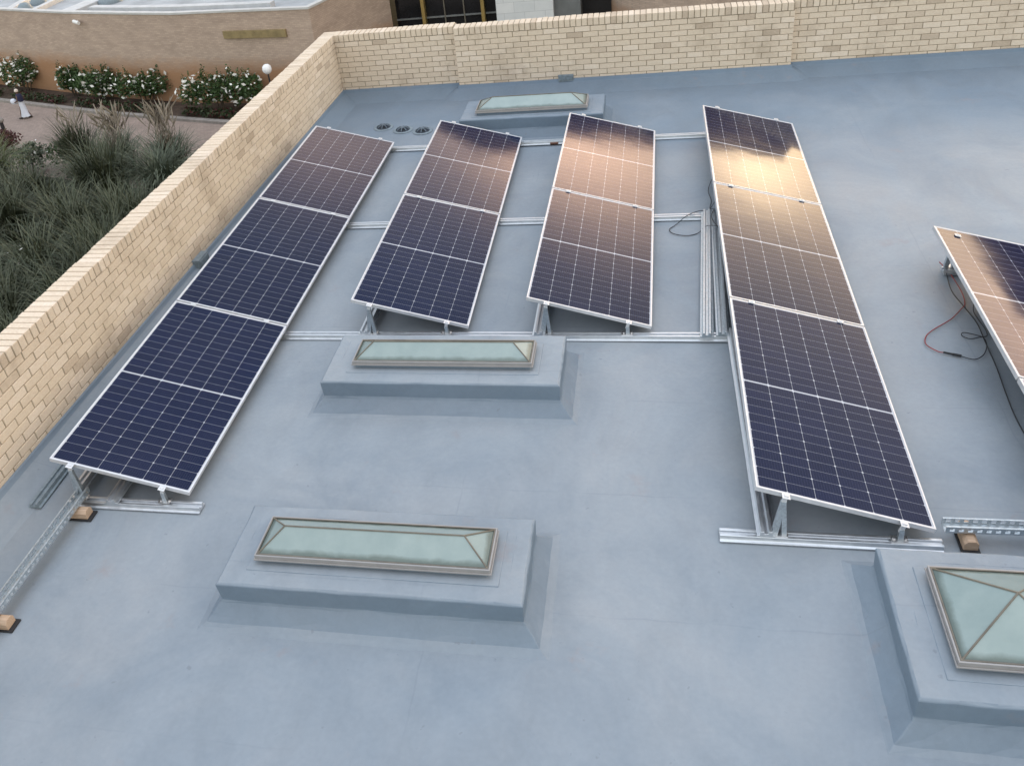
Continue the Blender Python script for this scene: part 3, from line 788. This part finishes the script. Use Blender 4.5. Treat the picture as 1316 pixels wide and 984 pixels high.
# ------------------------------------------------------------------ low curved building across the path
HB = -5.1
lb = tag(empty('curved_building', (-28, 42, G)), 'low brown brick building with a curved wall behind the white rose bushes', 'building')
lb.location = (0, 0, 0)
b = MB()
RW = WP + [(-13.0, 39.2), (-11.85, 42.3)]
for i in range(len(RW) - 1):
    p, q = RW[i], RW[i + 1]
    b.add([(p[0], p[1], G), (q[0], q[1], G), (q[0], q[1], HB - .07), (p[0], p[1], HB - .07), ], [(0, 1, 2, 3)])
b.build('wall', M['fbrick'], lb)
b = MB()
for i in range(len(RW) - 1):
    p, q = Vector(RW[i]), Vector(RW[i + 1]); t = (q - p).normalized(); n = Vector((-t.y, t.x)); e = .05
    v4 = [p - n * e - t * .02, q - n * e + t * .02, q + n * .28 + t * .02, p + n * .28 - t * .02]
    zz = HB - .07 + (.002 if i % 2 else 0)
    b.add([(v.x, v.y, zz) for v in v4] + [(v.x, v.y, zz + .10) for v in v4], [(4, 5, 6, 7), (0, 1, 5, 4), (1, 2, 6, 5), (2, 3, 7, 6), (3, 0, 4, 7), (0, 3, 2, 1)])
b.build('coping', M['coping'], lb)
b = MB(); pv = [(p[0], p[1] + .1, HB - .25) for p in RW] + [(-11.9, 70, HB - .25), (-60, 75, HB - .25)]
b.add(pv, [tuple(range(len(pv)))]); b.build('roof', M['froof'], lb)
for (p, q, w_) in (((-35.2, 41.9), (-36.4, 48), .5), ((-33.0, 40.9), (-33.0, 48), .35), ((-30.0, 39.8), (-28.9, 46), 1.1)):
    b = MB(); p, q = Vector(p), Vector(q); t = (q - p).normalized(); n = Vector((-t.y, t.x)) * w_ / 2
    v4 = [p - n, q - n, q + n, p + n]; b.add([(v.x, v.y, HB - .26) for v in v4] + [(v.x, v.y, HB + .0) for v in v4], [(4, 5, 6, 7), (0, 1, 5, 4), (1, 2, 6, 5), (2, 3, 7, 6), (3, 0, 4, 7)])
    b.build('roof_beam', M['rib'], lb, bevel=.03)
b = MB()
LP = [(-28.6, 40.2), (-25.5, 39.2), (-22.3, 38.4), (-18.5, 37.7), (-16.6, 37.4)]
for i in range(len(LP) - 1):
    p, q = Vector(LP[i]), Vector(LP[i + 1]); t = (q - p).normalized(); n = Vector((-t.y, t.x)) * .25
    v4 = [p - n, q - n, q + n, p + n]; b.add([(v.x, v.y, HB - .26) for v in v4] + [(v.x, v.y, HB + .05) for v in v4], [(4, 5, 6, 7), (0, 1, 5, 4), (1, 2, 6, 5), (2, 3, 7, 6), (3, 0, 4, 7)])
b.build('roof_beam', M['rib'], lb)
for (x, y, r_) in ((-34.1, 41.9, .45), (-34.3, 43.6, .5), (-28.6, 42.2, .7)):
    b = MB(); b.lathe([(r_, HB - .26), (r_, HB - .05), (r_ * .92, HB - .02)], 20, (x, y, 0)); b.lathe([(r_ * .9, HB - .03), (r_ * .75, HB + .12), (r_ * .45, HB + .22), (0, HB + .26)], 20, (x, y, 0))
    b.build('dome_rooflight', M['vent'], lb, smooth=True)
# long brass plate and two rows of dull letters too worn to read
def wall_pt(s):           # along the curved wall between its points
    pts = [Vector(p) for p in WP[-4:]]
    L_ = [(pts[i + 1] - pts[i]).length for i in range(3)]
    for i in range(3):
        if s <= L_[i] or i == 2:
            t = (pts[i + 1] - pts[i]).normalized(); return pts[i] + t * s, t
        s -= L_[i]
# plate sits across the last straight stretches
p0, t0 = Vector((-19.05, 36.50)), (Vector((-14.09, 35.69)) - Vector((-18.32, 36.39))).normalized()
nrm = Vector((t0.y, -t0.x))
a0 = Vector((-18.32, 36.39)) - t0 * .55
sg = MB(); A0 = a0 + nrm * .03
def slab(m, s0, s1, z0, z1, d0, d1, o=a0):
    P = [o + t0 * s0 + nrm * d0, o + t0 * s1 + nrm * d0, o + t0 * s1 + nrm * d1, o + t0 * s0 + nrm * d1]
    m.add([(p.x, p.y, z0) for p in P] + [(p.x, p.y, z1) for p in P], [(0, 3, 2, 1), (4, 5, 6, 7), (0, 1, 5, 4), (1, 2, 6, 5), (2, 3, 7, 6), (3, 0, 4, 7)])
slab(sg, -.35, 3.35, -6.46, -6.08, .0, .14)
tag(sg.build('brass_plate', M['sign'], bevel=.01), 'long tarnished brass plate fixed high on the curved brown wall', 'wall plate')
cm = tag(empty('security_camera', (-29.06, 39.05, -5.55)), 'small white security camera under the rim of the curved brown wall', 'security camera')
b = MB(); b.tube([(-.15, -.05, .02), (.28, -.28, -.04)], [.10, .10], 10); b.build('housing', M['white'], cm)
b = MB(); b.tube([(0, .12, .02), (0, -.05, -.08)], .03, 8); b.lathe([(.07, -.10), (.07, -.02), (0, -.02)], 12, (0, .08, 0)); b.build('bracket', M['white'], cm)

# ------------------------------------------------------------------ tall building ahead (its dark outline shows in the panels)
tb = tag(empty('tall_building'), 'tall dark brown building with glazed ground floor beyond the far parapet', 'building')
ROOFLINE = [(-11.84, 42.3), (-5.95, 42.3), (-.2, 42.3)]
FP = [(-11.84, 42.32), (-11.84, 66), (14, 72), (24, 61), (10.2, 50), (3.0, 43.6), (1.4, 42.32)]
HT = 17.6
b = MB(); k = len(FP)
b.add([(x, y, -5.0) for x, y in FP] + [(x, y, HT) for x, y in FP], [tuple(range(k))[::-1], tuple(range(k, 2 * k))] + [(i, (i + 1) % k, k + (i + 1) % k, k + i) for i in range(k)])
b.build('wall', M['tbrick'], tb)
for fl in range(6):
    for i in range(6):
        x = -10.7 + i * 2.0; z = -3.6 + fl * 3.2
        b = MB(); b.box(x, 42.27, z, x + 1.2, 42.315, z + 1.5); f = b.build('window', M['bronze'], tb)
        b = MB(); b.box(x + .06, 42.255, z + .06, x + 1.14, 42.268, z + 1.44); b.build('pane', M['darkglass'], f)
b = MB(); b.box(-11.8, 43.2, G, -5.9, 43.3, -5.0); b.build('shopfront_glass', M['darkglass'], tb)
for x in (-10.15, -6.80):
    b = MB(); b.box(x - .09, 42.75, G, x + .09, 43.15, -5.0); b.build('mullion', M['brass'], tb)
for x in (-9.0, -7.9):
    b = MB(); b.box(x - .03, 43.08, G, x + .03, 43.18, -5.0); b.build('mullion', M['bar'], tb)
for z in (-6.75, -7.9, -8.6):
    b = MB(); b.box(-11.8, 43.1, z - .04, -5.9, 43.19, z + .04); b.build('transom', M['greyp'], tb)
b = MB(); b.box(-11.8, 43.31, -7.9, -5.9, 43.4, -7.2); b.build('blind', M['white'], tb)
b = MB(); b.box(-5.92, 41.9, G, -2.86, 44, -5.02); b.build('stone_pier', M['stone'], tb, bevel=.03)
b = MB(); b.box(-2.85, 42.35, G, -1.46, 44, -5.01); b.build('grey_panel', M['greyp'], tb)
b = MB(); b.box(-1.45, 43.6, G, 1.3, 43.8, -5.01); b.build('dark_doorway', M['black'], tb)
# lower curved brick wall to its right
b = MB(); pv = []
for i in range(15):
    a = PI + (PI * .52) * i / 14
    pv.append((6.0 + 5.9 * math.cos(a) + .0, 43.6 + 5.4 * math.sin(a)))
pv += [(16, 37.6), (16, 43.2), (1.5, 42.2)]
k = len(pv); b.add([(x, y, G) for x, y in pv] + [(x, y, -4.2) for x, y in pv], [tuple(range(k, 2 * k))] + [(i, (i + 1) % k, k + (i + 1) % k, k + i) for i in range(k)])
tag(b.build('entrance_wall', M['fbrick'], smooth=False), 'rounded brown brick wall beside the dark doorway beyond the far parapet', 'wall')
# second block further right
rb = tag(empty('office_block'), 'distant dark brick block outside the picture on the right', 'building')
b = MB(); b.box(40, 50, G, 85, 80, 17.2); b.build('wall', M['tbrick'], rb)

# ------------------------------------------------------------------ plants
def leaf_cloud(m, c, rad, n, size, flat=.6, hollow=.35):
    for _ in range(n):
        while True:
            d = Vector((random.uniform(-1, 1), random.uniform(-1, 1), random.uniform(-1, 1)))
            if hollow < d.length < 1: break
        k = 1 + .22 * math.sin(d.x * 5 + c[0] * 3) * math.cos(d.y * 4 + c[1])
        p = Vector(c) + Vector((d.x * rad[0], d.y * rad[1], d.z * rad[2])) * k
        u = Vector((random.gauss(0, 1), random.gauss(0, 1), random.gauss(0, .6))).normalized()
        v = u.cross(Vector((random.gauss(0, 1), random.gauss(0, 1), random.gauss(0, 1)))).normalized()
        s = size * random.uniform(.6, 1.3)
        m.add([p - u * s * .5, p + v * s * .28, p + u * s * .5, p - v * s * .28], [(0, 1, 2, 3)])
def rose_bush(x, y, W_, Hh, label, nf, dep=.7):
    rt = tag(empty('rose_bush', (x, y, G + .08)), label, 'rose bush', 'white rose bushes along the curved wall')
    st = MB()
    for i in range(6):
        a = random.uniform(-W_ / 2, W_ / 2) * .7
        st.tube([(a * .4, 0, 0), (a * .7, .1, Hh * .3), (a, random.uniform(-.2, .2), Hh * .6)], [.035, .028, .015], 5)
    st.build('stems', M['stem'], rt)
    lf = MB(); fl = MB()
    k = max(2, int(W_ / .8))
    for i in range(k):
        cx = -W_ / 2 + W_ * (i + .5) / k; hh = Hh * random.uniform(.32, .46)
        c = (cx, random.uniform(-.15, .15), Hh * .62 + random.uniform(-.12, .12)); rd = (W_ / k * .75, dep, hh)
        leaf_cloud(lf, c, rd, 800, .16)
        leaf_cloud(fl, (c[0], c[1] - .12, c[2] + .1), (rd[0] * 1.06, rd[1] * 1.1, rd[2] * 1.1), int(nf * 1.8 / k), .24, hollow=.85)
        for _ in range(3):    # shoots that break the outline
            sx_ = cx + random.uniform(-.4, .4); tip = c[2] + hh + random.uniform(.1, .5)
            for q in range(14): leaf_cloud(lf, (sx_, c[1], c[2] + hh * .7 + (tip - c[2] - hh * .7) * q / 14), (.08, .08, .08), 2, .12, hollow=0)
    lf.build('foliage', M['leaf'], rt)
    fl.build('blossoms', M['petal'], rt)
rose_bush(-38.6, 43.0, 3.6, 2.0, 'leftmost white rose bush at the picture edge against the curved wall', 90)
rose_bush(-35.6, 41.3, 2.3, 1.9, 'dense white rose bush behind the walking person', 70)
rose_bush(-31.1, 39.6, 1.3, 1.6, 'smallest upright rose bush, left of the central pair on the curved wall', 26, .5)
rose_bush(-28.7, 38.5, 2.6, 1.7, 'wide middle rose bush on the curved brown wall', 66)
rose_bush(-25.3, 37.5, 3.1, 1.8, 'right one of the central pair of rose bushes with scattered white blooms', 66)
rose_bush(-19.6, 35.4, 4.2, 1.9, 'right hand rose bush partly hidden by the long parapet, below the brass plate', 100)
# low ground cover in the bed
m = MB()
for i in range(2600):
    t = random.random() ** .9; x = -46 + 34 * t
    i_ = max(k for k in range(len(KP)) if KP[k][0] <= x); p, q = KP[i_], KP[i_ + 1]
    y = p[1] + (q[1] - p[1]) * (x - p[0]) / (q[0] - p[0]) + random.uniform(.25, 1.0)
    if math.sin(x * .9) + math.sin(x * 2.3) < -1.0: continue
    leaf_cloud(m, (x, y, G + .2 + random.random() * .18), (.12, .12, .1), 3, .16, hollow=0)
m.mi = [1 if (k // 9) % 4 == 0 else 0 for k in range(len(m.f))]
tag(m.build('ground_cover', [M['under'], M['redleaf']]), 'low dark red edging plants along the kerb', 'ground cover', kind='stuff')

def blades(m, x, y, z, n, Lr, spread, w_=.022, droop=1.0, rad=.35, up=0.0):
    for _ in range(n):
        a = random.uniform(0, 2 * PI); L_ = random.uniform(*Lr); k = random.uniform(.25, 1) * spread
        bx_, by_ = x + random.gauss(0, rad * .5), y + random.gauss(0, rad * .5)
        d = Vector((math.cos(a), math.sin(a), 0)); sd_ = Vector((-d.y, d.x, 0)); seg = 5; el = R(88) - k * R(38) * .6
        p = Vector((bx_, by_, z)); prev = None; base = len(m.v)
        for s in range(seg + 1):
            ww = w_ * (1 - s / seg) ** .6 + .002
            m.v.append(tuple(p - sd_ * ww)); m.v.append(tuple(p + sd_ * ww))
            step = L_ / seg
            p = p + (d * math.cos(el) + Vector((0, 0, 1)) * math.sin(el)) * step
            el -= droop * k * R(30) * (s + 1) / seg * 1.6
        for s in range(seg):
            q = base + s * 2; m.f.append((q, q + 1, q + 3, q + 2)); m.mi.append(m.m)
# dark undergrowth and unnamed mass of long grass
m = MB(); 
for x_ in range(60):
    for y_ in range(60):
        x = -33 + x_ * .42; y = 9 + y_ * .42
        if y > 35.2 - (x + 31) * .42 - 6.6 + .7 * math.sin(x): continue
        if x > -8.7 - .35 * (y - 9): continue
        if random.random() < .85: leaf_cloud(m, (x + random.random() * .3, y + random.random() * .3, G + .35), (.38, .38, .5), 16, .17, hollow=.3)
tag(m.build('undergrowth', M['under']), 'dark low undergrowth between the path and the long parapet', 'undergrowth', kind='stuff')
m = MB()
for i in range(420):
    x = random.uniform(-33, -11); y = random.uniform(11, 31)
    if y > 35.2 - (x + 31) * .42 - 7.9 + .7 * math.sin(x * 1.3): continue
    if x > -9 - .35 * (y - 9): continue
    blades(m, x, y, G, 110, (1.6, 3.0), random.uniform(.7, 1.3), .030)
tag(m.build('long_grass', M['grass']), 'mass of long arching dark green grass in the garden', 'grass', kind='stuff')
def clump(x, y, n, Lr, sp, mat, label, w_=.026, rad=.5, heads=0, hl=(2.6, 3.6), z=G):
    rt = tag(empty('tall_grass_clump', (x, y, z)), label, 'grass clump', 'tall ornamental grass clumps in the garden')
    m = MB(); blades(m, 0, 0, 0, n, Lr, sp, w_, rad=rad); m.build('blades', M[mat], rt)
    if heads:
        m = MB()
        for _ in range(heads):
            a = random.uniform(0, 2 * PI); k = random.uniform(.1, .9); L_ = random.uniform(*hl); d = Vector((math.cos(a), math.sin(a), 0))
            P = [Vector((random.gauss(0, .2), random.gauss(0, .2), 0)) + d * (k * (s / 5) ** 2) + Vector((0, 0, L_ * s / 5)) for s in range(6)]
            m.tube(P[:5], .008, 4); m.tube([P[4], P[4].lerp(P[5], .5), P[5]], [.014, .040, .008], 5)
        m.build('seed_heads', M['plume'], rt)
clump(-23.6, 27.9, 420, (2.0, 3.2), .7, 'grass', 'upright spiky dark grass clump at the back near the path', heads=14)
clump(-21.4, 27.6, 420, (1.8, 2.7), 1.1, 'grass_g', 'grey green grass clump with pale seed heads at the edge of the path', heads=60)
clump(-18.9, 27.6, 420, (1.8, 2.6), 1.2, 'grass', 'arching grass clump with many seed heads beside the parapet top', heads=60)
clump(-27.3, 26.4, 520, (2.0, 3.2), 1.0, 'grass_l', 'bright yellow green grass clump at the left picture edge')
clump(-20.8, 25.0, 640, (2.2, 3.5), 1.0, 'grass', 'large dark fountain of grass in the middle of the garden', rad=.8)
clump(-18.2, 25.4, 520, (2.0, 3.0), 1.3, 'grass_g', 'pale arching grass clump leaning on the middle of the long parapet')
clump(-17.6, 19.4, 420, (1.5, 2.3), 1.0, 'grass_g', 'short grey green clump close below the parapet near the lower left')
clump(-22.6, 21.0, 520, (2.0, 3.0), 1.1, 'grass', 'dark drooping grass clump at the left below the yellow green one')
def shrub(x, y, r_, hh, mat, label, fl=0):
    rt = tag(empty('garden_shrub', (x, y, G)), label, 'shrub', 'small shrubs in the garden')
    m = MB(); m.tube([(0, 0, 0), (.05, 0, hh * .5)], [.05, .03], 6); m.build('stem', M['stem'], rt)
    m = MB(); leaf_cloud(m, (0, 0, hh * .6), (r_, r_, hh * .45), 900, .16); leaf_cloud(m, (r_ * .4, -.3, hh * .8), (r_ * .6, r_ * .6, hh * .35), 350, .15); m.build('foliage', M[mat], rt)
    if fl: m = MB(); leaf_cloud(m, (0, 0, hh * .7), (r_ * 1.03, r_ * 1.03, hh * .47), fl, .17, hollow=.8); m.build('blossoms', M['petal'], rt)
shrub(-30.2, 31.2, .9, 1.1, 'redleaf', 'dark red leaved shrub below the path bollard at the left edge')
shrub(-26.9, 28.6, 1.1, 1.3, 'grass_g', 'flowering grey green shrub with small white blooms left of the spiky clump', 34)
shrub(-25.0, 28.9, .9, 1.4, 'leaf', 'small dark shrub with a few white blooms at the edge of the path', 16)
shrub(-19.9, 17.3, 1.2, 1.4, 'grass_g', 'silvery shrub at the lower left under the long parapet', 30)

# ------------------------------------------------------------------ lamps and person
gl = tag(empty('globe_lamp', (-16.35, 34.35, G)), 'white globe garden lamp showing over the long parapet', 'lamp')
b = MB(); b.tube([(0, 0, 0), (0, 0, 2.25)], [.05, .04], 10); b.build('post', M['postblack'], gl)
b = MB(); b.lathe([(.001, 2.2), (.12, 2.22), (.21, 2.32), (.24, 2.45), (.21, 2.58), (.12, 2.67), (.001, 2.70)], 24); b.build('globe', M['opal'], gl, smooth=True)
bo = tag(empty('bollard_lamp', (-32.0, 33.75, G)), 'short black bollard with a pale round top beside the path', 'bollard')
b = MB(); b.tube([(0, 0, 0), (0, 0, .75)], [.11, .10], 12); b.build('post', M['postblack'], bo)
b = MB(); b.lathe([(.10, .75), (.17, .78), (.19, .87), (.14, .98), (.001, 1.0)], 16); b.build('lamp_head', M['kerb'], bo, smooth=True)

def person(x, y, rz):
    rt = tag(empty('person', (x, y, G), rz), 'person in white robe, dark shawl and pale cap walking on the path with a bundle', 'person')
    # body, grown over a skeleton: walking, carrying an arm bent forward (faces local +x)
    J = [(0, 0, .90), (0, 0, 1.10), (0, 0, 1.30), (.02, 0, 1.40), (.04, 0, 1.50), (.05, 0, 1.58),
         (0, .08, .86), (.14, .09, .48), (.26, .09, .08), (.36, .09, .05),
         (0, -.08, .86), (-.06, -.09, .48), (-.26, -.09, .10), (-.17, -.09, .04),
         (.0, .17, 1.33), (.02, .23, 1.08), (.22, .22, 1.00), (.30, .20, 1.01),
         (.0, -.17, 1.33), (-.06, -.23, 1.08), (.10, -.24, .92), (.17, -.23, .89)]
    Ed = [(0, 1), (1, 2), (2, 3), (3, 4), (4, 5), (0, 6), (6, 7), (7, 8), (8, 9), (0, 10), (10, 11), (11, 12), (12, 13), (2, 14), (14, 15), (15, 16), (16, 17), (2, 18), (18, 19), (19, 20), (20, 21)]
    rad = [.13, .12, .14, .055, .085, .07, .09, .06, .042, .035, .09, .06, .042, .035, .06, .042, .032, .028, .06, .042, .032, .028]
    me = bpy.data.meshes.new('body'); me.from_pydata(J, Ed, []); me.materials.append(M['skin'])
    o = bpy.data.objects.new('body', me); COL.objects.link(o); o.parent = rt
    o.modifiers.new('skin', 'SKIN'); sv = me.skin_vertices[0].data
    for i, r_ in enumerate(rad): sv[i].radius = (r_, r_ * (.8 if i < 3 else 1))
    sv[0].use_root = True
    ss = o.modifiers.new('sub', 'SUBSURF'); ss.levels = 1; ss.render_levels = 2
    # robe: flared, swinging hem
    m = MB(); n = 20; rings = [(1.36, .10, .15, 0), (1.20, .12, .17, 0), (1.0, .12, .15, .0), (.80, .14, .17, .01), (.5, .18, .18, .01), (.25, .24, .20, .01), (.13, .29, .21, .01)]
    for ri, (z, rx, ry, cx) in enumerate(rings):
        for k in range(n):
            a = 2 * PI * k / n; f = 1 + (.06 * math.sin(5 * a) if z < .9 else 0)
            m.v.append((cx + rx * f * math.cos(a), ry * f * math.sin(a), z))
    for ri in range(len(rings) - 1):
        for k in range(n): m.f.append((ri * n + k, ri * n + (k + 1) % n, (ri + 1) * n + (k + 1) % n, (ri + 1) * n + k)); m.mi.append(0)
    m.build('robe', M['robe'], rt, smooth=True)
    # dark shawl over shoulders and upper arms
    m = MB(); rings = [(1.44, .07, .08, .02), (1.39, .11, .18, .01), (1.28, .135, .225, 0), (1.16, .145, .245, 0), (1.08, .14, .235, .0)]
    for (z, rx, ry, cx) in rings:
        for k in range(n):
            a = 2 * PI * k / n; m.v.append((cx + rx * math.cos(a), ry * math.sin(a), z - (.10 * max(0, -math.cos(a)) if z < 1.1 else 0)))
    for ri in range(len(rings) - 1):
        for k in range(n): m.f.append((ri * n + k, ri * n + (k + 1) % n, (ri + 1) * n + (k + 1) % n, (ri + 1) * n + k)); m.mi.append(0)
    m.build('shawl', M['navy'], rt, smooth=True)
    m = MB(); m.lathe([(.105, 1.555), (.112, 1.60), (.095, 1.66), (.05, 1.695), (.001, 1.70)], 16, (.035, 0, 0)); m.build('cap', M['hat'], rt, smooth=True)
    for y_, x_, z_ in ((.09, .30, .045), (-.09, -.21, .055)):
        m = MB(); m.tube([(x_ - .09, y_, z_), (x_, y_, z_ + .01), (x_ + .13, y_, z_ - .01)], [.045, .055, .035], 8); m.build('shoe', M['shoe'], rt, smooth=True)
    return rt
person(-32.42, 36.40, R(180))
bd = MB()
bd.lathe([(.001, -.17), (.12, -.15), (.18, -.04), (.17, .08), (.10, .16), (.001, .18)], 14, (0, 0, 0))
o = bd.build('cloth_bundle', M['robe'], smooth=True); o.location = (-32.78, 36.28, G + 1.04); o.scale = (1, .8, .9)
tag(o, 'white bundle held in front by the person in the long robe', 'bundle')
